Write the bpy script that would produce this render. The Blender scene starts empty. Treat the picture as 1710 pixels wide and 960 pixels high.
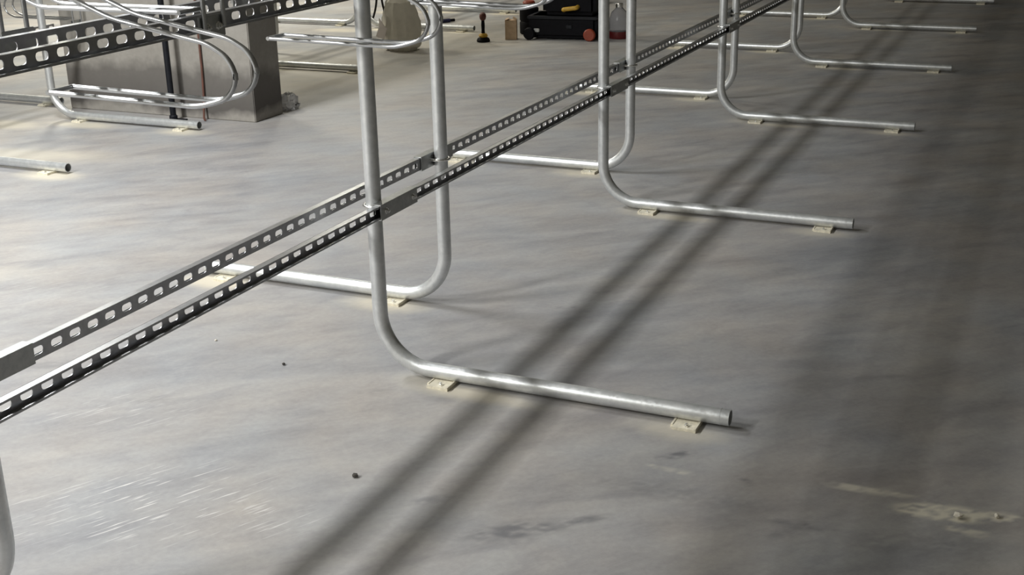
import bpy, bmesh, math, random
import numpy as np
from mathutils import Vector, Matrix

scene = bpy.context.scene
COL = scene.collection
random.seed(7)

# ------------------------------------------------------------------ camera
cd = bpy.data.cameras.new('camera')
cam = bpy.data.objects.new('camera', cd)
COL.objects.link(cam)
cd.sensor_fit = 'HORIZONTAL'
cd.sensor_width = 36.0
cd.lens = 2076.38 / 1710.0 * 36.0
cd.clip_end = 100
CR = Vector((0.91358946, 0.40611279, -0.02065688))
CU = Vector((-0.11804121, 0.31347151, 0.94223239))
CF = Vector((-0.38912797, 0.85837522, -0.33432232))
cam.matrix_world = Matrix(((CR.x, CU.x, -CF.x, 1.894579), (CR.y, CU.y, -CF.y, -3.170171),
                           (CR.z, CU.z, -CF.z, 1.576781), (0, 0, 0, 1)))
scene.camera = cam

# ------------------------------------------------------------------ world and view
w = bpy.data.worlds.new('basement_air')
scene.world = w
w.use_nodes = True
w.node_tree.nodes['Background'].inputs[0].default_value = (0.75, 0.74, 0.66, 1)
w.node_tree.nodes['Background'].inputs[1].default_value = 0.0
vs = scene.view_settings
vs.view_transform = 'Standard'
vs.look = 'None'
vs.gamma = 1.0
vs.use_curve_mapping = False
vs.exposure = 0.08

# ------------------------------------------------------------------ ceiling lamps, the last one added (x, y, length, power, colour)
LAMPS = [(-2.95, 0.95, 1.25, 128.0, (0.97, 0.99, 0.99)),
         (-2.95, -2.10, 1.25, 175.0, (1.0, 0.995, 0.97)),
         (-2.95, -4.60, 1.25, 400.0, (1.0, 0.995, 0.96)),
         (-6.90, 6.40, 1.25, 240.0, (1.0, 0.96, 0.82)),
         (-6.20, 9.80, 1.25, 110.0, (1.0, 0.96, 0.84)),
         (-2.95, 7.60, 1.25, 25.0, (1.0, 0.96, 0.82))]  # unseen lamp added to brighten the back floor and rail tops
LAMP_Z = 3.55
for (x, y, ln, pw, col) in LAMPS:
    ld = bpy.data.lights.new('tube_light', 'AREA')
    ld.shape = 'RECTANGLE'
    ld.size = 0.52
    ld.size_y = ln
    ld.energy = pw
    ld.color = col
    lo = bpy.data.objects.new('tube_light', ld)
    COL.objects.link(lo)
    lo.location = (x, y, LAMP_Z - 0.004)

# ------------------------------------------------------------------ materials
def new_mat(name):
    m = bpy.data.materials.new(name)
    m.use_nodes = True
    nt = m.node_tree
    return m, nt, nt.nodes['Principled BSDF']

def ramp(nt, fac, stops):
    r = nt.nodes.new('ShaderNodeValToRGB')
    el = r.color_ramp.elements
    el[0].position, el[0].color = stops[0][0], (*stops[0][1], 1)
    el[1].position, el[1].color = stops[-1][0], (*stops[-1][1], 1)
    for pos, c in stops[1:-1]:
        e = el.new(pos)
        e.color = (*c, 1)
    nt.links.new(fac, r.inputs[0])
    return r.outputs[0]

def noise(nt, vec, scale, detail=4, rough=0.55, dist=0.0):
    n = nt.nodes.new('ShaderNodeTexNoise')
    n.inputs['Scale'].default_value = scale
    n.inputs['Detail'].default_value = detail
    n.inputs['Roughness'].default_value = rough
    n.inputs['Distortion'].default_value = dist
    if vec is not None:
        nt.links.new(vec, n.inputs['Vector'])
    return n.outputs['Fac']

def mapping(nt, src, scale=(1, 1, 1), rot=(0, 0, 0)):
    """turn the coordinates first, then stretch them along the turned axes"""
    for which, val in (('Rotation', rot), ('Scale', scale)):
        mp = nt.nodes.new('ShaderNodeMapping')
        mp.inputs[which].default_value = val
        nt.links.new(src, mp.inputs['Vector'])
        src = mp.outputs[0]
    return src

def mixc(nt, fac, a, b, mode='MIX'):
    m = nt.nodes.new('ShaderNodeMix')
    m.data_type = 'RGBA'
    m.blend_type = mode
    for key, v in ((0, fac), (6, a), (7, b)):
        if hasattr(v, 'links') or hasattr(v, 'is_linked'):
            nt.links.new(v, m.inputs[key])
        elif key == 0:
            m.inputs[0].default_value = v
        else:
            m.inputs[key].default_value = (*v, 1)
    return m.outputs[2]

def texco(nt, which='Object'):
    return nt.nodes.new('ShaderNodeTexCoord').outputs[which]

def bump(nt, bs, h, strength, dist=0.002):
    b = nt.nodes.new('ShaderNodeBump')
    b.inputs['Strength'].default_value = strength
    b.inputs['Distance'].default_value = dist
    nt.links.new(h, b.inputs['Height'])
    nt.links.new(b.outputs[0], bs.inputs['Normal'])

def galvanized(name, lo, hi, r0, r1, scale=26.0, metallic=1.0, bm=0.06):
    m, nt, bs = new_mat(name)
    co = texco(nt)
    n = noise(nt, co, scale, 5, 0.6)
    n2 = noise(nt, co, scale * 4.2, 3, 0.5)
    c = ramp(nt, n, [(0.3, lo), (0.7, hi)])
    nt.links.new(c, bs.inputs['Base Color'])
    r = ramp(nt, n2, [(0.3, (r0,) * 3), (0.7, (r1,) * 3)])
    nt.links.new(r, bs.inputs['Roughness'])
    bs.inputs['Metallic'].default_value = metallic
    bump(nt, bs, n2, bm, 0.0006)
    return m

def plain(name, col, rough=0.5, metallic=0.0, var=0.12, scale=20.0, bmp=0.05, spec=0.5):
    m, nt, bs = new_mat(name)
    co = texco(nt)
    n = noise(nt, co, scale, 4, 0.6)
    c = ramp(nt, n, [(0.3, tuple(max(0, v * (1 - var)) for v in col)), (0.7, tuple(min(1, v * (1 + var)) for v in col))])
    nt.links.new(c, bs.inputs['Base Color'])
    bs.inputs['Roughness'].default_value = rough
    bs.inputs['Metallic'].default_value = metallic
    bs.inputs['Specular IOR Level'].default_value = spec
    if bmp:
        bump(nt, bs, n, bmp, 0.002)
    return m

M = {}
M['tube'] = galvanized('galvanized_tube', (0.58, 0.60, 0.61), (0.74, 0.755, 0.76), 0.30, 0.46, 30, metallic=0.72)
M['rail'] = galvanized('galvanized_rail', (0.36, 0.365, 0.38), (0.47, 0.475, 0.49), 0.28, 0.38, 40)
M['sleeve'] = galvanized('zinc_sleeve', (0.36, 0.37, 0.37), (0.48, 0.49, 0.48), 0.34, 0.48, 50)
M['rod'] = galvanized('zinc_rod', (0.42, 0.43, 0.44), (0.50, 0.51, 0.52), 0.30, 0.36, 14, bm=0.02)
M['bolt'] = galvanized('zinc_bolt', (0.70, 0.70, 0.68), (0.82, 0.82, 0.8), 0.18, 0.3, 80)
M['lug'] = plain('dusty_steel', (0.70, 0.655, 0.53), 0.7, 0.0, 0.2, 60)
M['black'] = plain('black_plastic', (0.004, 0.004, 0.006), 0.6, 0, 0.3, 30, spec=0.12)
M['blackmetal'] = plain('black_steel', (0.008, 0.009, 0.013), 0.5, 0.0, 0.3, 30, spec=0.25)
M['navy'] = plain('navy_plastic', (0.012, 0.014, 0.07), 0.4, 0, 0.2, 40)
M['orange'] = plain('orange_plastic', (0.27, 0.042, 0.015), 0.5, 0, 0.15, 30)
M['yellow'] = plain('yellow_plastic', (0.55, 0.33, 0.04), 0.5, 0, 0.15, 30)
M['redbrown'] = plain('red_brown_rubber', (0.10, 0.028, 0.02), 0.55, 0, 0.2, 30)
M['card'] = plain('brown_cardboard', (0.46, 0.33, 0.21), 0.85, 0, 0.12, 25)
M['red'] = plain('dark_red_plastic', (0.09, 0.008, 0.008), 0.4, 0, 0.2, 30)
M['grit'] = plain('dark_grit', (0.05, 0.045, 0.04), 0.9, 0, 0.3, 200)
M['chip'] = plain('pale_mortar', (0.72, 0.68, 0.58), 0.9, 0, 0.15, 120)
M['housing'] = plain('white_enamel', (0.75, 0.75, 0.73), 0.5, 0, 0.04, 10)
M['paper'] = plain('white_paper', (0.80, 0.74, 0.71), 0.75, 0, 0.05, 20)
M['cablebrown'] = plain('brown_cable', (0.12, 0.05, 0.035), 0.6, 0, 0.2, 20)
M['cable'] = plain('black_rubber', (0.012, 0.012, 0.012), 0.6, 0, 0.2, 30)

def translucent(name, col, trans, rough):
    m, nt, bs = new_mat(name)
    co = texco(nt)
    n = noise(nt, co, 14, 4, 0.6)
    c = ramp(nt, n, [(0.3, tuple(v * 0.85 for v in col)), (0.7, col)])
    nt.links.new(c, bs.inputs['Base Color'])
    bs.inputs['Roughness'].default_value = rough
    bs.inputs['Transmission Weight'].default_value = trans
    bs.inputs['IOR'].default_value = 1.2
    bump(nt, bs, n, 0.4, 0.01)
    return m
M['bag'] = translucent('cloudy_plastic_film', (0.74, 0.71, 0.63), 0.35, 0.45)
M['jug'] = translucent('hazy_jug_plastic', (0.55, 0.55, 0.58), 0.75, 0.2)
M['clear'] = translucent('clear_plastic', (0.95, 0.95, 0.97), 0.45, 0.08)

def concrete_floor():
    m, nt, bs = new_mat('sealed_concrete')
    co = texco(nt)
    big = noise(nt, co, 0.75, 4, 0.5)
    streakv = mapping(nt, co, (0.7, 2.8, 1), (0, 0, math.radians(-40)))
    streak = noise(nt, streakv, 2.0, 6, 0.62, 0.4)
    fine = noise(nt, co, 55, 5, 0.65)
    c1 = ramp(nt, big, [(0.30, (0.270, 0.270, 0.274)), (0.52, (0.325, 0.322, 0.318)), (0.72, (0.365, 0.356, 0.342))])
    c2 = ramp(nt, streak, [(0.28, (0.79, 0.79, 0.81)), (0.5, (1, 1, 1)), (0.75, (1.15, 1.14, 1.11))])
    c = mixc(nt, 1.0, c1, c2, 'MULTIPLY')
    c3 = ramp(nt, fine, [(0.3, (0.93, 0.93, 0.93)), (0.7, (1.06, 1.06, 1.06))])
    c = mixc(nt, 1.0, c, c3, 'MULTIPLY')
    midv = mapping(nt, co, (1.0, 2.2, 1), (0, 0, math.radians(-50)))
    mid = noise(nt, midv, 5.5, 5, 0.62, 0.6)
    c = mixc(nt, 1.0, c, ramp(nt, mid, [(0.28, (0.87, 0.87, 0.885)), (0.5, (1, 1, 1)), (0.74, (1.10, 1.10, 1.08))]), 'MULTIPLY')
    # pinkish and bluish cloudiness
    hue = noise(nt, co, 2.1, 3, 0.5)
    ch = ramp(nt, hue, [(0.34, (0.95, 0.98, 1.04)), (0.66, (1.05, 0.99, 0.95))])
    c = mixc(nt, 0.8, c, ch, 'MULTIPLY')
    for attr, col in (('dark_mark', (0.12, 0.122, 0.135)), ('dust_and_pale', (0.62, 0.57, 0.46)), ('plaster', (0.74, 0.70, 0.58))):
        a = nt.nodes.new('ShaderNodeAttribute')
        a.attribute_name = attr
        c = mixc(nt, a.outputs['Fac'], c, col)
    sa = nt.nodes.new('ShaderNodeAttribute'); sa.attribute_name = 'scratch_glint'
    sm = mapping(nt, co, (9.0, 120.0, 1.0), (0, 0, math.radians(-62)))
    sn = ramp(nt, noise(nt, sm, 1.0, 2, 0.5), [(0.60, (0, 0, 0)), (0.70, (1, 1, 1))])
    sk = mixc(nt, 1.0, sn, sa.outputs['Color'], 'MULTIPLY')
    c = mixc(nt, sk, c, (0.72, 0.71, 0.70))  # pale scratch streaks with their glare sparkle painted into the colour
    nt.links.new(c, bs.inputs['Base Color'])
    r = ramp(nt, streak, [(0.25, (0.46,) * 3), (0.75, (0.66,) * 3)])
    nt.links.new(r, bs.inputs['Roughness'])
    bs.inputs['Specular IOR Level'].default_value = 0.32
    # trowel scratches
    sv = mapping(nt, co, (3.0, 60, 1), (0, 0, math.radians(-62)))
    sc = noise(nt, sv, 3.0, 3, 0.6)
    b1 = nt.nodes.new('ShaderNodeBump')
    b1.inputs['Strength'].default_value = 0.10
    b1.inputs['Distance'].default_value = 0.004
    nt.links.new(sc, b1.inputs['Height'])
    b2 = nt.nodes.new('ShaderNodeBump')
    b2.inputs['Strength'].default_value = 0.12
    b2.inputs['Distance'].default_value = 0.0012
    nt.links.new(fine, b2.inputs['Height'])
    nt.links.new(b1.outputs[0], b2.inputs['Normal'])
    nt.links.new(b2.outputs[0], bs.inputs['Normal'])
    return m
M['floor'] = concrete_floor()

def concrete_wall(name, lo, hi, dark_band=False):
    m, nt, bs = new_mat(name)
    co = texco(nt)
    n = noise(nt, co, 1.6, 6, 0.6)
    f = noise(nt, co, 35, 4, 0.6)
    c = ramp(nt, n, [(0.3, lo), (0.7, hi)])
    c = mixc(nt, 1.0, c, ramp(nt, f, [(0.3, (0.92,) * 3), (0.7, (1.06,) * 3)]), 'MULTIPLY')
    if dark_band:
        # irregular darker band across the lower face
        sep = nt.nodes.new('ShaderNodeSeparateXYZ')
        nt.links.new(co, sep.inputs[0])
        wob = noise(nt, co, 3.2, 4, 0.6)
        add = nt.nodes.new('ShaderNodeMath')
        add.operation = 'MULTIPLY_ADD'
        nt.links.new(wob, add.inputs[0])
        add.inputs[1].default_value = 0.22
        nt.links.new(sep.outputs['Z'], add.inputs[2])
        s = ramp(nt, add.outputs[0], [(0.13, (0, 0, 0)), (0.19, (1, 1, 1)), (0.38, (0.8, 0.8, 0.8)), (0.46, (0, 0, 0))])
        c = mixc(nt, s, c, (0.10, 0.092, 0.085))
    nt.links.new(c, bs.inputs['Base Color'])
    bs.inputs['Roughness'].default_value = 0.8
    bump(nt, bs, f, 0.2, 0.003)
    return m
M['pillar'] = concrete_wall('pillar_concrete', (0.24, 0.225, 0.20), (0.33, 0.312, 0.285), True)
M['wall'] = concrete_wall('wall_concrete', (0.22, 0.21, 0.18), (0.30, 0.285, 0.24))
M['ceil'] = concrete_wall('ceiling_concrete', (0.36, 0.35, 0.31), (0.46, 0.45, 0.40))

# ------------------------------------------------------------------ mesh helpers
class MB:
    def __init__(self):
        self.v = []; self.f = []
    def add(self, vs, fs):
        o = len(self.v)
        self.v += [tuple(q) for q in vs]
        self.f += [tuple(i + o for i in g) for g in fs]
    def box(self, x0, x1, y0, y1, z0, z1):
        self.add([(x, y, z) for z in (z0, z1) for y in (y0, y1) for x in (x0, x1)],
                 [(0, 2, 3, 1), (4, 5, 7, 6), (0, 1, 5, 4), (2, 6, 7, 3), (0, 4, 6, 2), (1, 3, 7, 5)])
    def tube(self, pts, r, n=16, wall=None, cap=True):
        P = [Vector(p) for p in pts]
        T = []
        for i in range(len(P)):
            a = P[max(i - 1, 0)]; b = P[min(i + 1, len(P) - 1)]
            T.append((b - a).normalized())
        ref = Vector((0, 1, 0)) if abs(T[0].y) < 0.9 else Vector((0, 0, 1))
        U = T[0].cross(ref).normalized()
        rings = []
        for i, p in enumerate(P):
            if i:
                U = (T[i - 1].rotation_difference(T[i]) @ U).normalized()
            W = T[i].cross(U).normalized()
            rings.append((p, U.copy(), W))
        def ringset(rr):
            return [p + (u * math.cos(2 * math.pi * k / n) + w_ * math.sin(2 * math.pi * k / n)) * rr
                    for p, u, w_ in rings for k in range(n)]
        L = len(P)
        vo = ringset(r)
        fo = [(i * n + k, i * n + (k + 1) % n, (i + 1) * n + (k + 1) % n, (i + 1) * n + k)
              for i in range(L - 1) for k in range(n)]
        if wall:
            vi = ringset(r - wall)
            o = len(vo)
            fi = [(o + a, o + d, o + c, o + b) for a, b, c, d in fo]
            fe = [(k, o + k, o + (k + 1) % n, (k + 1) % n) for k in range(n)]
            e = (L - 1) * n
            fe += [(e + k, e + (k + 1) % n, o + e + (k + 1) % n, o + e + k) for k in range(n)]
            self.add(vo + vi, fo + fi + fe)
        else:
            fc = [tuple(range(n))[::-1], tuple((L - 1) * n + k for k in range(n))] if cap else []
            self.add(vo, fo + fc)
    def lathe(self, prof, n=20, c=(0, 0, 0)):
        vs = [(c[0] + r * math.cos(2 * math.pi * k / n), c[1] + r * math.sin(2 * math.pi * k / n), c[2] + z)
              for r, z in prof for k in range(n)]
        L = len(prof)
        fs = [(i * n + k, i * n + (k + 1) % n, (i + 1) * n + (k + 1) % n, (i + 1) * n + k)
              for i in range(L - 1) for k in range(n)]
        fs += [tuple(range(n))[::-1], tuple((L - 1) * n + k for k in range(n))]
        self.add(vs, fs)
    def mesh(self, name, mat, smooth=None, bevel=0.0):
        me = bpy.data.meshes.new(name)
        me.from_pydata(self.v, [], self.f)
        if bevel:
            bm = bmesh.new(); bm.from_mesh(me)
            bmesh.ops.bevel(bm, geom=[e for e in bm.edges if len(e.link_faces) == 2 and e.calc_face_angle(0) > 0.5],
                            offset=bevel, segments=2, affect='EDGES', clamp_overlap=True)
            bm.to_mesh(me); bm.free()
        me.materials.append(M[mat])
        if smooth is not None:
            me.polygons.foreach_set('use_smooth', [True] * len(me.polygons))
            me.set_sharp_from_angle(angle=math.radians(smooth))
        me.update()
        return me
    def build(self, name, mat, parent=None, smooth=None, bevel=0.0):
        return link(name, self.mesh(name, mat, smooth, bevel), parent)

def link(name, me, parent=None, loc=None):
    o = bpy.data.objects.new(name, me)
    COL.objects.link(o)
    if parent is not None:
        o.parent = parent
    if loc is not None:
        o.location = loc
    return o

def tag(o, label, cat=None, group=None):
    o['label'] = label
    if cat: o['category'] = cat
    if group: o['group'] = group
    return o

def empty(name, loc, label, cat, group=None):
    o = link(name, None, None, loc)
    o.empty_display_size = 0.1
    return tag(o, label, cat, group)

def fillet(pts, rad, seg=10):
    out = [Vector(pts[0])]
    rr = rad if isinstance(rad, (list, tuple)) else [rad] * (len(pts) - 2)
    for i in range(1, len(pts) - 1):
        a, b, c = Vector(pts[i - 1]), Vector(pts[i]), Vector(pts[i + 1])
        u = (a - b).normalized(); v = (c - b).normalized()
        ang = u.angle(v)
        if ang > math.pi - 0.01 or rr[i - 1] <= 0:
            out.append(b); continue
        t = rr[i - 1] / math.tan(ang / 2)
        t = min(t, (a - b).length * 0.98, (c - b).length * 0.98)
        R_ = t * math.tan(ang / 2)
        cen = b + (u + v).normalized() * (R_ / math.sin(ang / 2))
        s = b + u * t - cen; e = b + v * t - cen
        tot = s.angle(e)
        ax = s.cross(e).normalized()
        for k in range(seg + 1):
            out.append(cen + Matrix.Rotation(tot * k / seg, 3, ax) @ s)
    out.append(Vector(pts[-1]))
    return out

# ------------------------------------------------------------------ the setting
def vnoise(x, y, seed, scale):
    rng = np.random.RandomState(seed)
    g = rng.rand(256, 256)
    X = x * scale + 100; Y = y * scale + 100
    xi = np.floor(X).astype(int); yi = np.floor(Y).astype(int)
    fx = X - xi; fy = Y - yi
    fx = fx * fx * (3 - 2 * fx); fy = fy * fy * (3 - 2 * fy)
    a = g[xi % 256, yi % 256]; b = g[(xi + 1) % 256, yi % 256]
    c = g[xi % 256, (yi + 1) % 256]; d = g[(xi + 1) % 256, (yi + 1) % 256]
    return (a * (1 - fx) + b * fx) * (1 - fy) + (c * (1 - fx) + d * fx) * fy

S = 2.0488
DX, DY = -0.0788, 0.6053
FRAMES = list(range(-1, 6))
# bicycle-rack legs of the other rows: (row x, y of the leg, direction of the foot)
B_NEAR = [(-3.985, 1.69), (-3.985, 2.80)]
D_NEAR = [(-4.02, 4.88), (-4.20, 7.08), (-4.36, 8.38)]

def build_floor():
    x0, x1, y0, y1 = -11.0, 5.0, -6.5, 16.0
    xs = np.unique(np.concatenate([np.linspace(x0, -5.4, 30), np.arange(-5.4, -1.0, 0.03), np.arange(-1.0, 2.3, 0.012), np.linspace(2.3, x1, 12)]))
    ys = np.unique(np.concatenate([np.linspace(y0, -1.7, 20), np.arange(-1.7, 0.3, 0.012), np.arange(0.3, 3.2, 0.022), np.arange(3.2, 9.0, 0.04), np.linspace(9.0, y1, 20)]))
    nx, ny = len(xs), len(ys)
    X, Y = np.meshgrid(xs, ys)
    verts = np.stack([X.ravel(), Y.ravel(), np.zeros(nx * ny)], 1)
    i = np.arange(ny - 1)[:, None] * nx + np.arange(nx - 1)[None, :]
    quads = np.stack([i, i + 1, i + 1 + nx, i + nx], -1).reshape(-1, 4)
    me = bpy.data.meshes.new('floor')
    me.vertices.add(len(verts)); me.vertices.foreach_set('co', verts.ravel())
    me.loops.add(quads.size); me.loops.foreach_set('vertex_index', quads.ravel())
    me.polygons.add(len(quads))
    me.polygons.foreach_set('loop_start', np.arange(0, quads.size, 4))
    me.update(calc_edges=True)
    x, y = X.ravel(), Y.ravel()
    n1 = vnoise(x, y, 1, 9); n2 = vnoise(x, y, 2, 22); n3 = vnoise(x, y, 3, 4)
    n4 = vnoise(x * 1.0 + y * 0.6, y * 2.2 - x * 1.2, 4, 42)
    nn = 0.34 * n1 + 0.22 * n2 + 0.18 * n3 + 0.26 * n4
    dust_and_pale = np.zeros_like(x)
    def blob(cx, cy, sx, sy, amp, rot=0.0, soft=0.65):
        c, s = math.cos(rot), math.sin(rot)
        u = ((x - cx) * c + (y - cy) * s) / sx; v = (-(x - cx) * s + (y - cy) * c) / sy
        d = np.exp(-(u * u + v * v))
        return amp * np.clip((d * (0.55 + 0.9 * nn) - 0.18) / soft, 0, 1)
    spots = []
    for k in FRAMES:
        Y0 = k * S
        spots += [(0.34, Y0 - 0.060, 0.22, 0.05, 0.75), (1.00, Y0 - 0.07, 0.14, 0.06, 0.5)]
        spots += [(DX - 0.24, Y0 + DY - 0.06, 0.17, 0.08, 0.8), (DX - 0.98, Y0 + DY - 0.07, 0.17, 0.08, 0.9)]
        spots += [(0.16, Y0 - 0.02, 0.1, 0.06, 0.35)]
    for bx, by in B_NEAR + D_NEAR:
        spots += [(bx + 0.30, by - 0.10, 0.26, 0.09, 0.8), (bx + 1.05, by - 0.06, 0.18, 0.10, 0.8), (bx - 0.15, by - 0.25, 0.25, 0.12, 0.6)]
    for (cx, cy, sx, sy, a) in spots:
        dust_and_pale = np.maximum(dust_and_pale, blob(cx, cy, sx, sy, a))
    # broad paler patches of floor, mostly beyond the pillar
    dust_and_pale = np.maximum(dust_and_pale, blob(-3.3, 4.6, 1.0, 1.3, 0.45, 0.2, 0.8))
    dust_and_pale = np.maximum(dust_and_pale, blob(-3.0, 6.6, 0.9, 1.2, 0.35, 0.1, 0.8))
    dust_and_pale = np.maximum(dust_and_pale, blob(-2.35, 0.05, 0.6, 0.14, 0.40, 0.5, 0.6))
    dust_and_pale = np.maximum(dust_and_pale, blob(-3.4, 1.95, 0.5, 0.16, 0.55, 0.2, 0.6))
    # grey scuffs, with a small dark spot under the front leg's bend
    dark = np.zeros_like(x)
    for q in ((0.80, -0.74, 0.13, 0.045, 0.75, 0.62), (0.93, -0.63, 0.07, 0.02, 0.7, 0.7), (1.03, -0.22, 0.05, 0.018, 0.8, 0.75),
              (1.25, -0.29, 0.035, 0.012, 0.6, -0.6), (1.42, -0.46, 0.10, 0.02, 0.55, 0.1), (1.40, -0.50, 0.06, 0.02, 0.5, 0.9),
              (0.52, -0.69, 0.06, 0.02, 0.5, 0.7), (0.16, -0.02, 0.05, 0.04, 0.3, 0), (-1.05, -0.35, 0.12, 0.04, 0.35, 0.6),
              (-0.55, -0.45, 0.10, 0.03, 0.25, 0.4), (1.70, -0.45, 0.2, 0.06, 0.3, 0.3), (1.1, -0.42, 0.25, 0.05, 0.3, 0.0),
              (0.05, -0.15, 0.06, 0.02, 0.3, 0.5), (0.4, 0.95, 0.1, 0.015, 0.3, 0.4), (0.75, 0.82, 0.05, 0.012, 0.4, 0.5),
              (0.33, 0.75, 0.05, 0.01, 0.4, 0.4)):
        dark = np.maximum(dark, blob(*q) * np.clip(n4 * 1.7 - 0.15, 0, 1))
    plaster = np.zeros_like(x)
    for q in ((1.74, -0.27, 0.10, 0.035, 0.9, 0.15), (1.86, -0.24, 0.05, 0.02, 0.8, 0.3), (1.55, -0.22, 0.09, 0.016, 0.6, 0.05),
              (1.80, -0.34, 0.05, 0.014, 0.6, -0.1), (1.05, -0.30, 0.06, 0.012, 0.4, 0.0)):
        plaster = np.maximum(plaster, blob(*q, soft=0.25) * np.clip(n4 * 1.8 - 0.1, 0, 1))
    glints = np.zeros_like(x)
    for q in ((-0.16, -0.98, 0.34, 0.20, 0.8, 0.5, 0.6), (-0.60, -0.55, 0.25, 0.15, 0.45, 0.5, 0.7), (0.12, -0.95, 0.2, 0.1, 0.6, 0.3, 0.6), (-1.7, 0.3, 0.5, 0.3, 0.3, 0.4, 0.8)):
        glints = np.maximum(glints, blob(*q))
    for nm, arr in (('dust_and_pale', dust_and_pale), ('dark_mark', dark), ('plaster', plaster), ('scratch_glint', glints)):
        at = me.attributes.new(nm, 'FLOAT', 'POINT')
        at.data.foreach_set('value', arr.astype(np.float32))
    me.materials.append(M['floor'])
    o = link('floor', me)
    o['kind'] = 'structure'
    return o
build_floor()

def struct(name, mb, mat):
    o = mb.build(name, mat)
    o['kind'] = 'structure'
    return o
for nm, b, mt in (('ceiling', (-11.2, 5.2, -6.7, 16.2, 3.85, 4.05), 'ceil'),
                  ('wall_left', (-11.2, -11.0, -6.7, 16.2, 0, 3.85), 'wall'),
                  ('wall_right', (5.0, 5.2, -6.7, 16.2, 0, 3.85), 'wall'),
                  ('wall_front', (-11.0, 5.0, -6.7, -6.5, 0, 3.85), 'wall'),
                  ('wall_back', (-11.0, 5.0, 16.0, 16.2, 0, 3.85), 'wall')):
    mb = MB(); mb.box(*b); struct(nm, mb, mt)

# lamp fixtures holding the lights above
for i, (x, y, ln, pw, col) in enumerate(LAMPS):
    where = ['above the aisle between the two bicycle racks', 'left of the viewer in the aisle', 'behind the viewer at the near wall', 'beyond the concrete pillar', 'at the far end of the hall', 'added over the tool case to brighten the far end'][i]
    e = empty('batten_lamp', (x, y, LAMP_Z), 'white ceiling batten lamp ' + where, 'lamp')
    mb = MB(); mb.box(-0.28, 0.28, -ln / 2 - 0.04, ln / 2 + 0.04, 0.0, 0.07); mb.build('housing', 'housing', e, 30, 0.008)
    for sy in (-1, 1):
        mb = MB(); mb.tube([(0, sy * ln * 0.35, 0.07), (0, sy * ln * 0.35, 0.30)], 0.006, 8); mb.build('hanger', 'bolt', e, 40)

# concrete pillar
PX0, PX1, PY0, PY1 = -4.13, -2.66, 3.10, 3.40
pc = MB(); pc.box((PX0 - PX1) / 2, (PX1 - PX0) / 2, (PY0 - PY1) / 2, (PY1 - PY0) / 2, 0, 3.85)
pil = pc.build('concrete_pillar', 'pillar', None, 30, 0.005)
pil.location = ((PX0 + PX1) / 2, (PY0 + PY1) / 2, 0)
tag(pil, 'wide grey concrete pillar with a darker low band, standing at the end of the rack section on the left', 'pillar')

# ------------------------------------------------------------------ bicycle racks
R = 0.024
def leg_mesh(sgn, L, H):
    mb = MB()
    pts = fillet([(0, 0, H), (0, 0, R), (sgn * L, 0, R)], 0.172, 14)
    mb.tube(pts, R, 20, 0.003)
    # pressed shallow notch ring at the foot end
    mb.tube([(sgn * (L - 0.030), 0, R), (sgn * (L - 0.026), 0, R)], R + 0.0006, 20, 0.002)
    return mb.mesh('support_leg', 'tube', 40)
LEG = {(1, 0): leg_mesh(1, 1.130, 1.46), (-1, 0): leg_mesh(-1, 1.065, 1.46)}
def lug_mesh():
    # flat steel tab under the tube, its far edge folded up as a low rib
    mb = MB()
    mb.box(-0.036, 0.030, -0.066, 0.034, 0.0, 0.0082)
    mb.box(0.030, 0.036, -0.068, 0.030, 0.0, 0.012)
    mb.box(-0.042, -0.036, -0.052, 0.030, 0.0, 0.010)
    return mb.mesh('floor_lug', 'lug')
LUG = lug_mesh()
def bolt_mesh(r, h, nm='anchor_bolt'):
    mb = MB()
    mb.lathe([(r * 1.75, 0), (r * 1.75, 0.002), (r * 1.25, 0.002), (r * 1.25, h * 0.6), (r * 0.8, h * 0.6), (r * 0.8, h), (r * 0.5, h * 1.05)], 6 if r < .01 else 12)
    return mb.mesh(nm, 'bolt', 30)
ABOLT = bolt_mesh(0.0055, 0.011)
RBOLT = bolt_mesh(0.006, 0.012, 'bolt')
def ubolt_mesh():
    mb = MB()
    r = R + 0.0055
    pts = [(0.036, -r, 0)] + [(-r * math.sin(a), -r * math.cos(a), 0) for a in np.linspace(0, math.pi, 13)] + [(0.036, r, 0)]
    mb.tube(pts, 0.005, 10)
    return mb.mesh('pipe_clamp', 'bolt', 40)
UBOLT = ubolt_mesh()

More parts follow.
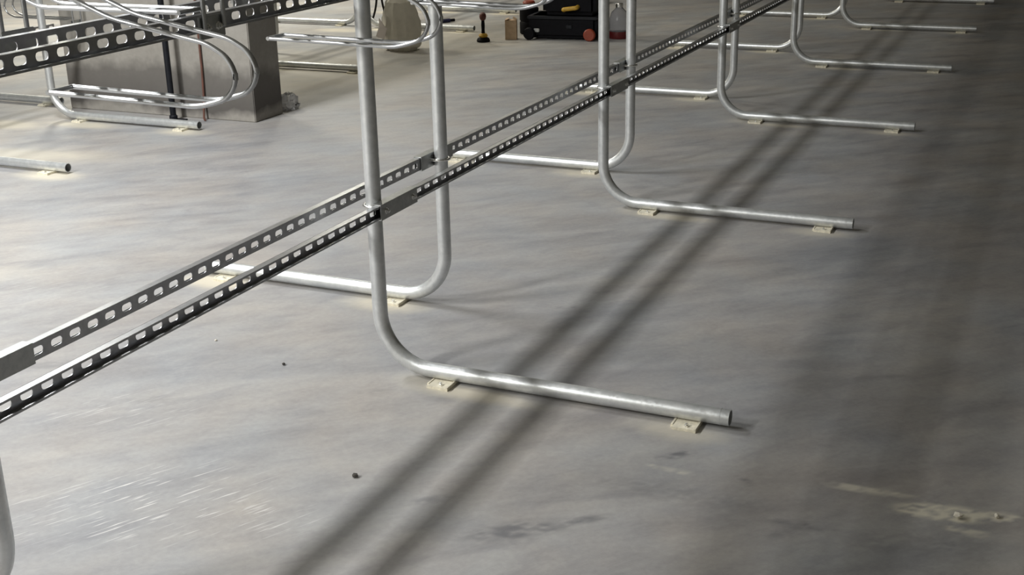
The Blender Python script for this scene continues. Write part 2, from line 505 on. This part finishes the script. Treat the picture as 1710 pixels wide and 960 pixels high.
def channel_mesh(length, sgn, h=0.041, d=0.021, t=0.002, lip=0.0055, pitch=0.0585, phase=0.0):
    """slotted C rail along +y from 0 to length; web at x=0, open towards sgn*x; z from 0 (bottom) to h."""
    mb = MB()
    n = int(length / pitch)
    sl, sh = 0.034, 0.0185
    # slot outline (rounded rectangle), 12 points, ccw from the right
    rr = 0.0072
    slot = []
    for cx, cy, a0 in ((sl / 2 - rr, sh / 2 - rr, 0), (-sl / 2 + rr, sh / 2 - rr, 90), (-sl / 2 + rr, -sh / 2 + rr, 180), (sl / 2 - rr, -sh / 2 + rr, 270)):
        for da in (0, 45, 90):
            a = math.radians(a0 + da)
            slot.append((cx + rr * math.cos(a), cy + rr * math.sin(a)))
    hw, hh = pitch / 2, h / 2
    outer = [(hw, sh / 4), (hw, hh), (hw * .5, hh), (-hw * .5, hh), (-hw, hh), (-hw, sh / 4), (-hw, -sh / 4), (-hw, -hh), (-hw * .5, -hh), (hw * .5, -hh), (hw, -hh), (hw, -sh / 4)]
    for i in range(n):
        cy = (i + 0.5) * pitch
        vs = []
        for xx in (0.0, sgn * t):
            vs += [(xx, cy + u, hh + v) for u, v in outer]
            vs += [(xx, cy + u, hh + v) for u, v in slot]
        fs = []
        for k in range(12):
            k2 = (k + 1) % 12
            fs.append((k, k2, 12 + k2, 12 + k))
            fs.append((24 + k, 36 + k, 36 + k2, 24 + k2))
            fs.append((12 + k, 12 + k2, 36 + k2, 36 + k))
        mb.add(vs, fs)
    Lr = n * pitch
    # flanges and lips as one bent strip each
    def strip(x0, x1, z0, z1):
        a, b = sorted((sgn * x0, sgn * x1))
        mb.box(a, b, 0, Lr, z0, z1)
    strip(0.0, d, h, h + 0.0005) if False else None
    strip(t * 0.5, d, h - t, h)
    strip(t * 0.5, d, 0, t)
    strip(d - t, d, h - lip, h - t)
    strip(d - t, d, t, lip)
    return mb.mesh('rail', 'rail', 30), Lr

def sleeve_mesh(length, sgn, h=0.041, d=0.021):
    """box sleeve around a rail; local origin at the rail's web bottom, along y."""
    mb = MB()
    g, t = 0.0012, 0.003
    x0, x1 = -g - t, d + g + t
    z0, z1 = -g - t, h + g + t
    def b(xa, xb, za, zb):
        a, c = sorted((sgn * xa, sgn * xb))
        mb.box(a, c, 0, length, za, zb)
    b(x0, x1, z1 - t, z1)
    b(x0, x1, z0, z0 + t)
    b(x1 - t, x1, z0 + t, z1 - t)
    b(x0, x0 + t, z0 + t, z1 - t)
    return mb.mesh('joint_sleeve', 'sleeve')
SLV = {}
def sleeve(sgn, ln):
    if (sgn, ln) not in SLV:
        SLV[(sgn, ln)] = sleeve_mesh(ln, sgn)
    return SLV[(sgn, ln)]

def add_leg(rack, x, y, sgn, lugs=True, clamps=(0.544, 1.196, 1.372)):
    l = link('support_leg', LEG[(sgn, 0)], rack, (x, y, 0.0085))
    if lugs:
        for lx in ((0.226, 1.012) if sgn > 0 else (0.20, 0.955)):
            g = link('floor_lug', LUG, l, (sgn * lx, 0, -0.0085))
            link('anchor_bolt', ABOLT, l, (sgn * lx + 0.004, -0.048, -0.0025))
    for z in clamps:
        u = link('pipe_clamp', UBOLT, l, (0, 0, z))
        if sgn < 0:
            u.rotation_euler = (0, 0, math.pi)
    return l

def add_rail(rack, x, sgn, z, y0, y1, joints, jl, label):
    me, Lr = channel_mesh(y1 - y0, sgn)
    r = link('rail', me, rack, (x, y0, z))
    r['label'] = label
    for jy in joints:
        if y0 < jy < y1 - jl:
            s = link('joint_sleeve', sleeve(sgn, jl), r, (0, jy - y0, 0))
            for by in (0.03, jl - 0.03):
                b = link('bolt', RBOLT, r, (sgn * 0.0252, jy - y0 + by, 0.0205))
                b.rotation_euler = (0, sgn * math.pi / 2, 0)
    return r

ROD = 0.0055
def hoop_mesh(kind):
    """wheel hoop in the x-z plane, two parallel rods 0.07 apart in y, origin between the near rod and the rail top line."""
    mb = MB()
    gap = 0.072
    if kind == 'low':
        prof = [(-0.098, 1.100), (0.295, 1.093), (0.392, 1.120), (0.392, 1.19), (0.330, 1.222), (0.10, 1.262), (0.0, 1.300), (-0.17, 1.345), (-0.205, 1.32), (-0.205, 1.19)]
        rad = [0.18, 0.06, 0.06, 0.12, 0.3, 0.3, 0.03, 0.02]
    else:   # high: the rods lie over the rails, the loop points the other way
        prof = [(0.02, 1.2335), (-0.395, 1.2335), (-0.475, 1.262), (-0.475, 1.33), (-0.41, 1.366), (-0.05, 1.420), (0.078, 1.432), (0.086, 1.40), (0.086, 1.196)]
        rad = [0.12, 0.06, 0.06, 0.12, 0.3, 0.02, 0.02]
    for yy in (0, gap):
        pts = fillet([(x, yy, z) for x, z in prof], rad, 8)
        mb.tube(pts, ROD, 10)
    x, z = prof[0]
    mb.tube([(x, -ROD, z), (x, gap + ROD, z)], ROD, 10)
    return mb.mesh('wheel_hoop', 'rod', 40)
HOOP = {k: hoop_mesh(k) for k in ('low', 'high')}
def plate_mesh():
    mb = MB(); mb.box(-0.002, 0.002, -0.012, 0.084, -0.026, 0.026)
    return mb.mesh('clamp_plate', 'sleeve', 30, 0.0015)
PLATE = plate_mesh()
def add_hoop(rack, y, kind, x=0.0, dz=0.0):
    h = link('wheel_hoop', HOOP[kind], rack, (x, y, dz))
    h['label'] = 'wheel hoop of two bent steel rods ' + ('hooked under the upper rails' if kind == 'low' else 'lying over the upper rails')
    px = -0.1965 if kind == 'low' else 0.0775
    pl = link('clamp_plate', PLATE, h, (px, 0, 1.2))
    for yy in (0.016, 0.056):
        b = link('bolt', RBOLT, h, (px - 0.002 if kind == 'low' else px + 0.002, yy, 1.2))
        b.rotation_euler = (0, (-1 if kind == 'low' else 1) * math.pi / 2, 0)
    return h

ZL, ZU = 0.5245, 1.184
# --- main row
rackA = empty('bicycle_rack', (0, 0, 0), 'long galvanized bicycle rack running through the middle, with bent tube legs and slotted rails', 'bicycle rack', 'bicycle racks')
for k in FRAMES:
    add_leg(rackA, 0.0, k * S, 1)
    add_leg(rackA, DX, k * S + DY - (0.05 if k == -1 else 0), -1)
jn = [k * S - 0.05 for k in FRAMES]
jf = [k * S + DY - 0.10 for k in FRAMES]
XN, XF = R + 0.0045, DX - R - 0.0045
Y0, Y1 = -3.6, 13.2
add_rail(rackA, XN, 1, ZL, Y0, Y1, jn, 0.23, 'lower slotted rail on the open foot side')
add_rail(rackA, XF, -1, ZL + 0.008, Y0, Y1, jf, 0.24, 'lower slotted rail on the lamp side')
add_rail(rackA, XN, 1, ZU, Y0, Y1, jn, 0.23, 'upper slotted rail on the open foot side')
add_rail(rackA, XF, -1, ZU + 0.003, Y0, Y1, jf, 0.24, 'upper slotted rail on the lamp side')
add_rail(rackA, XN, 1, 1.3525, Y0, Y1, jn, 0.23, 'unseen topmost slotted rail on the open foot side, added for its shadow')  # top pair is unseen, added to cast the dark floor band
add_rail(rackA, XF, -1, 1.3525, Y0, Y1, jf, 0.24, 'unseen topmost slotted rail on the lamp side, added for its shadow')
for n in range(-2, 8):
    add_hoop(rackA, -1.155 + 0.82 * n, 'low')
for n in range(-2, 8):
    add_hoop(rackA, -0.840 + 0.82 * n, 'high')

# --- second row, the section that stops at the pillar
XB = -3.985
rackB = empty('bicycle_rack', (XB, 2.80, 0), 'bicycle rack on the far left whose rails stop at the concrete pillar', 'bicycle rack', 'bicycle racks')
def off(o, e):
    o.location = Vector(o.location) - Vector(e.location)
for bx, by in B_NEAR:
    off(add_leg(rackB, bx, by, 1), rackB)
for nm, x, sg, z in (('lower', XB + XN, 1, ZL), ('lower', XB + XF, -1, ZL), ('upper', XB + XN, 1, ZU), ('upper', XB + XF, -1, ZU)):
    off(add_rail(rackB, x, sg, z, -1.2, 3.02, [], 0.23, nm + ' slotted rail'), rackB)
off(add_leg(rackB, XB + DX, 2.30, -1), rackB)
for y in (1.25, 2.05):
    off(add_hoop(rackB, y, 'low', XB), rackB)
for y in (0.85, 1.62, 2.42):
    off(add_hoop(rackB, y, 'high', XB), rackB)
hb = add_hoop(rackB, 2.98, 'high', XB, -0.632); off(hb, rackB)
hb['label'] = 'wheel hoop of two bent steel rods on the lower rails'

# --- second row, the section beyond the pillar
rackD = empty('bicycle_rack', (-4.2, 4.88, 0), 'bicycle rack beyond the concrete pillar, mostly its bright tube feet on the floor', 'bicycle rack', 'bicycle racks')
for bx, by in D_NEAR:
    off(add_leg(rackD, bx, by, 1), rackD)
for bx, by in ((-4.30, 7.14), (-4.12, 5.50)):
    off(add_leg(rackD, bx, by, -1), rackD)
for z in (ZL, ZU):
    off(add_rail(rackD, XB + XN - 0.15, 1, z, 3.5, 13.0, [], 0.23, 'slotted rail'), rackD)
    off(add_rail(rackD, XB + XF - 0.15, -1, z, 3.5, 13.0, [], 0.23, 'slotted rail'), rackD)
for n in range(6):
    off(add_hoop(rackD, 4.3 + 0.82 * n, 'low', XB - 0.15), rackD)

# --- row behind, only a foot and a leg show
rackC = empty('bicycle_rack', (-5.375, 3.14, 0), 'bicycle rack leg behind the far left rack, its tube foot ending beside the pillar', 'bicycle rack', 'bicycle racks')
off(add_leg(rackC, -5.375, 3.14, 1), rackC)

# ------------------------------------------------------------------ loose things
# black pole with a foot plate in front of the pillar
pole = empty('floor_pole', (-3.20, 2.99, 0), 'thin black pole with a square foot plate standing before the concrete pillar', 'pole')
mb = MB(); mb.tube([(0, 0, 0.006), (0, 0, 1.15)], 0.019, 14); mb.build('shaft', 'blackmetal', pole, 40)
mb = MB(); mb.box(-0.035, 0.075, -0.045, 0.045, 0, 0.008); mb.build('foot_plate', 'blackmetal', pole, 30, 0.002)
mb = MB(); mb.lathe([(0.026, 0.008), (0.026, 0.03), (0.020, 0.036)], 14); mb.build('collar', 'blackmetal', pole, 30)

cb = MB(); cb.tube([(-3.02, 3.088, 2.0), (-3.02, 3.088, 0.32), (-3.025, 3.085, 0.15), (-3.02, 3.06, 0.012), (-2.99, 3.03, 0.009)], 0.007, 8)
tag(cb.build('hanging_cable', 'cablebrown', None, 40), 'thin brown cable hanging down the face of the concrete pillar', 'cable')

def crumple(name, mat, prof, loc, seed, amp, n=28, m=20, label='', cat='', squash=(1, 1)):
    """crumpled film: lathe profile (r, z) broken up with creases."""
    rng = random.Random(seed)
    ks = [(rng.uniform(2, 7), rng.uniform(0, 6.28), rng.uniform(-9, 9), rng.uniform(.3, 1)) for _ in range(7)]
    mb = MB()
    vs = []; fs = []
    zs = np.linspace(0, 1, m)
    for i, t in enumerate(zs):
        q = t * (len(prof) - 1); a = min(int(q), len(prof) - 2); u = q - a
        r = prof[a][0] * (1 - u) + prof[a + 1][0] * u; z = prof[a][1] * (1 - u) + prof[a + 1][1] * u
        for k in range(n):
            th = 2 * math.pi * k / n
            d = sum(w_ * abs(math.sin(round(f) * th / 1.0 + p_ + t * s)) for f, p_, s, w_ in ks) / 4.0 - 0.5
            rr = r * (1 + amp * d) + rng.uniform(-1, 1) * r * amp * 0.12
            vs.append((rr * math.cos(th) * squash[0], rr * math.sin(th) * squash[1], max(0.0, z + (rng.uniform(-1, 1) * 0.02 * amp if i else 0))))
    for i in range(m - 1):
        for k in range(n):
            fs.append((i * n + k, i * n + (k + 1) % n, (i + 1) * n + (k + 1) % n, (i + 1) * n + k))
    fs.append(tuple(range(n))[::-1]); fs.append(tuple((m - 1) * n + k for k in range(n)))
    mb.add(vs, fs)
    o = mb.build(name, mat, None, 25)
    o.location = loc
    return o

bag = empty('plastic_bag', (-3.20, 5.96, 0), 'cloudy beige plastic bag slumped on the floor behind the middle rack legs', 'bag')
b = crumple('film', 'bag', [(0.11, 0), (0.155, 0.03), (0.165, 0.15), (0.15, 0.28), (0.12, 0.40), (0.05, 0.45)], (0, 0, 0), 3, 0.28, squash=(0.95, 0.8))
b.parent = bag
mb = MB()
mb.add([(-0.17, -0.13, 0.12), (-0.09, -0.135, 0.10), (-0.055, -0.142, 0.19), (-0.085, -0.15, 0.225), (-0.125, -0.14, 0.275), (-0.13, -0.14, 0.2)],
       [(0, 1, 2, 3), (0, 3, 4, 5)])
mb.add([(v[0], v[1] + 0.006, v[2]) for v in mb.v[:6]], [(3, 2, 1, 0), (5, 4, 3, 0)])
mb.build('paper_scrap', 'paper', bag, 25)
for sx in (-1, 1):
    mb = MB()
    mb.tube([(-0.165 + sx * 0.02 + sx * -0.0, -0.05, 0.46)] + [(-0.165 + sx * (0.022 + 0.045 * (t ** 2)), -0.05, 0.46 - 0.20 * t) for t in np.linspace(0.1, 1, 8)], 0.009, 8)
    mb.build('handle', 'cable', bag, 40)

wrap = crumple('plastic_wrap', 'clear', [(0.05, 0), (0.065, 0.012), (0.06, 0.04), (0.05, 0.085), (0.012, 0.10)], (-2.70, 3.53, 0), 11, 0.9, 22, 14, squash=(0.75, 1.0))
tag(wrap, 'crumpled clear plastic wrap on the floor at the right edge of the pillar', 'plastic wrap')

# upright hand tool
t = empty('hand_tool', (-2.735, 6.56, 0), 'small dark hand tool standing upright with red-brown knob and yellow foot', 'tool')
mb = MB(); mb.lathe([(0.055, 0), (0.058, 0.012), (0.05, 0.03), (0.03, 0.042)], 16); mb.build('base', 'black', t, 35)
mb = MB(); mb.lathe([(0.034, 0.040), (0.040, 0.052), (0.030, 0.068), (0.02, 0.072)], 16); mb.build('yellow_collar', 'yellow', t, 35)
mb = MB(); mb.lathe([(0.016, 0.068), (0.014, 0.1), (0.016, 0.14), (0.013, 0.185)], 14); mb.build('shaft', 'black', t, 35)
mb = MB(); mb.lathe([(0.013, 0.180), (0.024, 0.190), (0.030, 0.212), (0.026, 0.235), (0.012, 0.247)], 16); mb.build('knob', 'redbrown', t, 50)

# cardboard box
bx = empty('cardboard_box', (-2.565, 6.77, 0), 'small upright brown cardboard box beside the black tool case', 'box')
bx.rotation_euler = (0, 0, math.radians(20))
mb = MB(); mb.box(-0.05, 0.05, -0.05, 0.05, 0, 0.165); mb.build('body', 'card', bx, 30, 0.002)
for s in (-1, 1):
    mb = MB(); mb.add([(s * 0.05, -0.05, 0.165), (s * 0.05, 0.05, 0.165), (s * 0.018, 0.05, 0.180 + s * 0.004), (s * 0.018, -0.05, 0.180 + s * 0.004),
                       (s * 0.05, -0.05, 0.168), (s * 0.05, 0.05, 0.168), (s * 0.018, 0.05, 0.183 + s * 0.004), (s * 0.018, -0.05, 0.183 + s * 0.004)],
                      [(0, 1, 2, 3), (7, 6, 5, 4), (0, 4, 5, 1), (1, 5, 6, 2), (2, 6, 7, 3), (3, 7, 4, 0)])
    mb.build('flap', 'card', bx)

# black wheeled tool case
tc = empty('tool_case', (-2.12, 7.00, 0), 'large black tool case with orange wheels and a yellow handle', 'tool case')
tc.rotation_euler = (0, 0, math.radians(6))
mb = MB(); mb.box(-0.32, 0.29, -0.17, 0.19, 0.012, 0.20); mb.build('lower_body', 'black', tc, 30, 0.03)
mb = MB(); mb.box(-0.20, 0.27, -0.14, 0.17, 0.205, 0.55); mb.build('upper_body', 'black', tc, 30, 0.035)
mb = MB(); mb.box(-0.325, 0.295, -0.178, 0.195, 0.175, 0.20); mb.build('rim', 'blackmetal', tc, 30, 0.006)
mb = MB(); mb.tube(fillet([(0.0, -0.142, 0.25), (0.0, -0.185, 0.26), (0.12, -0.185, 0.275), (0.12, -0.142, 0.28)], 0.02, 5), 0.018, 10); mb.build('handle', 'yellow', tc, 40)
for wx in (-0.30, 0.235):
    mb = MB()
    mb.lathe([(0.02, -0.022), (0.044, -0.022), (0.052, -0.012), (0.052, 0.012), (0.044, 0.022), (0.02, 0.022)], 20)
    wv = mb.build('wheel', 'orange' if wx > 0 else 'black', tc, 30)
    wv.rotation_euler = (math.pi / 2, 0, 0); wv.location = (wx, -0.195, 0.0525)
for lx, lz, mt in ((-0.24, 0.065, 'sleeve'), (0.05, 0.10, 'blackmetal')):
    mb = MB(); mb.box(lx - 0.025, lx + 0.025, -0.182, -0.165, lz, lz + 0.03); mb.build('latch', mt, tc, 30, 0.004)

# stack of dark drums at the left of the case
dr = empty('tool_drum', (-2.545, 7.12, 0), 'dark round tool drum with an orange cap between box and black case', 'drum')
mb = MB(); mb.lathe([(0.075, 0), (0.085, 0.01), (0.085, 0.10), (0.078, 0.112), (0.085, 0.124), (0.085, 0.225), (0.07, 0.235)], 20); mb.build('body', 'black', dr, 35)
mb = MB(); mb.lathe([(0.055, 0.235), (0.055, 0.275), (0.045, 0.288)], 16); mb.build('cap', 'orange', dr, 35)

# clear jug with a red base
jg = empty('plastic_jug', (-1.69, 7.09, 0), 'clear plastic jug with a dark red base right of the tool case', 'jug')
mb = MB(); mb.lathe([(0.09, 0), (0.096, 0.01), (0.096, 0.055), (0.09, 0.06)], 24); mb.build('base', 'red', jg, 35)
mb = MB(); mb.lathe([(0.082, 0.06), (0.086, 0.08), (0.084, 0.17), (0.066, 0.22), (0.035, 0.25), (0.028, 0.262)], 24); mb.build('body', 'jug', jg, 50)
mb = MB(); mb.lathe([(0.033, 0.262), (0.033, 0.29), (0.028, 0.294)], 16); mb.build('cap', 'bolt', jg, 35)

# far black box, navy cylinder, cable
fb = empty('storage_box', (-2.95, 9.35, 0), 'low black storage box on the floor behind the tool case', 'box')
mb = MB(); mb.box(-0.20, 0.20, -0.15, 0.15, 0, 0.13); mb.build('body', 'black', fb, 30, 0.012)
mb = MB(); mb.box(-0.21, 0.21, -0.16, 0.16, 0.13, 0.16); mb.build('lid', 'blackmetal', fb, 30, 0.006)
nv = empty('marker_tube', (-3.63, 7.56, 0), 'short navy blue tube lying on the floor near the far rack feet', 'tube')
nv.rotation_euler = (0, 0, math.radians(52))
mb = MB(); mb.tube([(-0.09, 0, 0.018), (0.07, 0, 0.018)], 0.018, 14); mb.build('body', 'navy', nv, 40)
mb = MB(); mb.tube([(0.07, 0, 0.018), (0.12, 0, 0.018)], 0.014, 14); mb.build('cap', 'black', nv, 40)

# grit and mortar crumbs on the near floor
def pebble(seed, r):
    rng = random.Random(seed)
    bm = bmesh.new()
    bmesh.ops.create_icosphere(bm, subdivisions=1, radius=r)
    for v in bm.verts:
        v.co *= rng.uniform(0.75, 1.2)
        v.co.z *= 0.7
    zmin = min(v.co.z for v in bm.verts)
    for v in bm.verts:
        v.co.z -= zmin
    me = bpy.data.meshes.new('pebble'); bm.to_mesh(me); bm.free()
    return me
peb = link('pebble', pebble(5, 0.0085), None, (0.2815, -0.652, 0))
peb.data.materials.append(M['grit'])
tag(peb, 'tiny dark pebble alone on the floor before the front tube leg', 'pebble')
for i, (x, y, r, mt, lb) in enumerate(((-0.33, -0.075, 0.006, 'grit', 'tiny dark crumb on the floor below the lower slotted rails'),
                                       (-0.67, 0.02, 0.005, 'chip', 'tiny pale mortar crumb on the floor left of the dark crumb'),
                                       (1.775, -0.285, 0.012, 'chip', 'largest pale mortar crumb on the plaster smear at the right'),
                                       (1.86, -0.245, 0.008, 'chip', 'small pale mortar crumb at the right end of the plaster smear'))):
    c = link('mortar_crumb', pebble(20 + i, r), None, (x, y, 0))
    c.data.materials.append(M[mt])
    tag(c, lb, 'crumb')
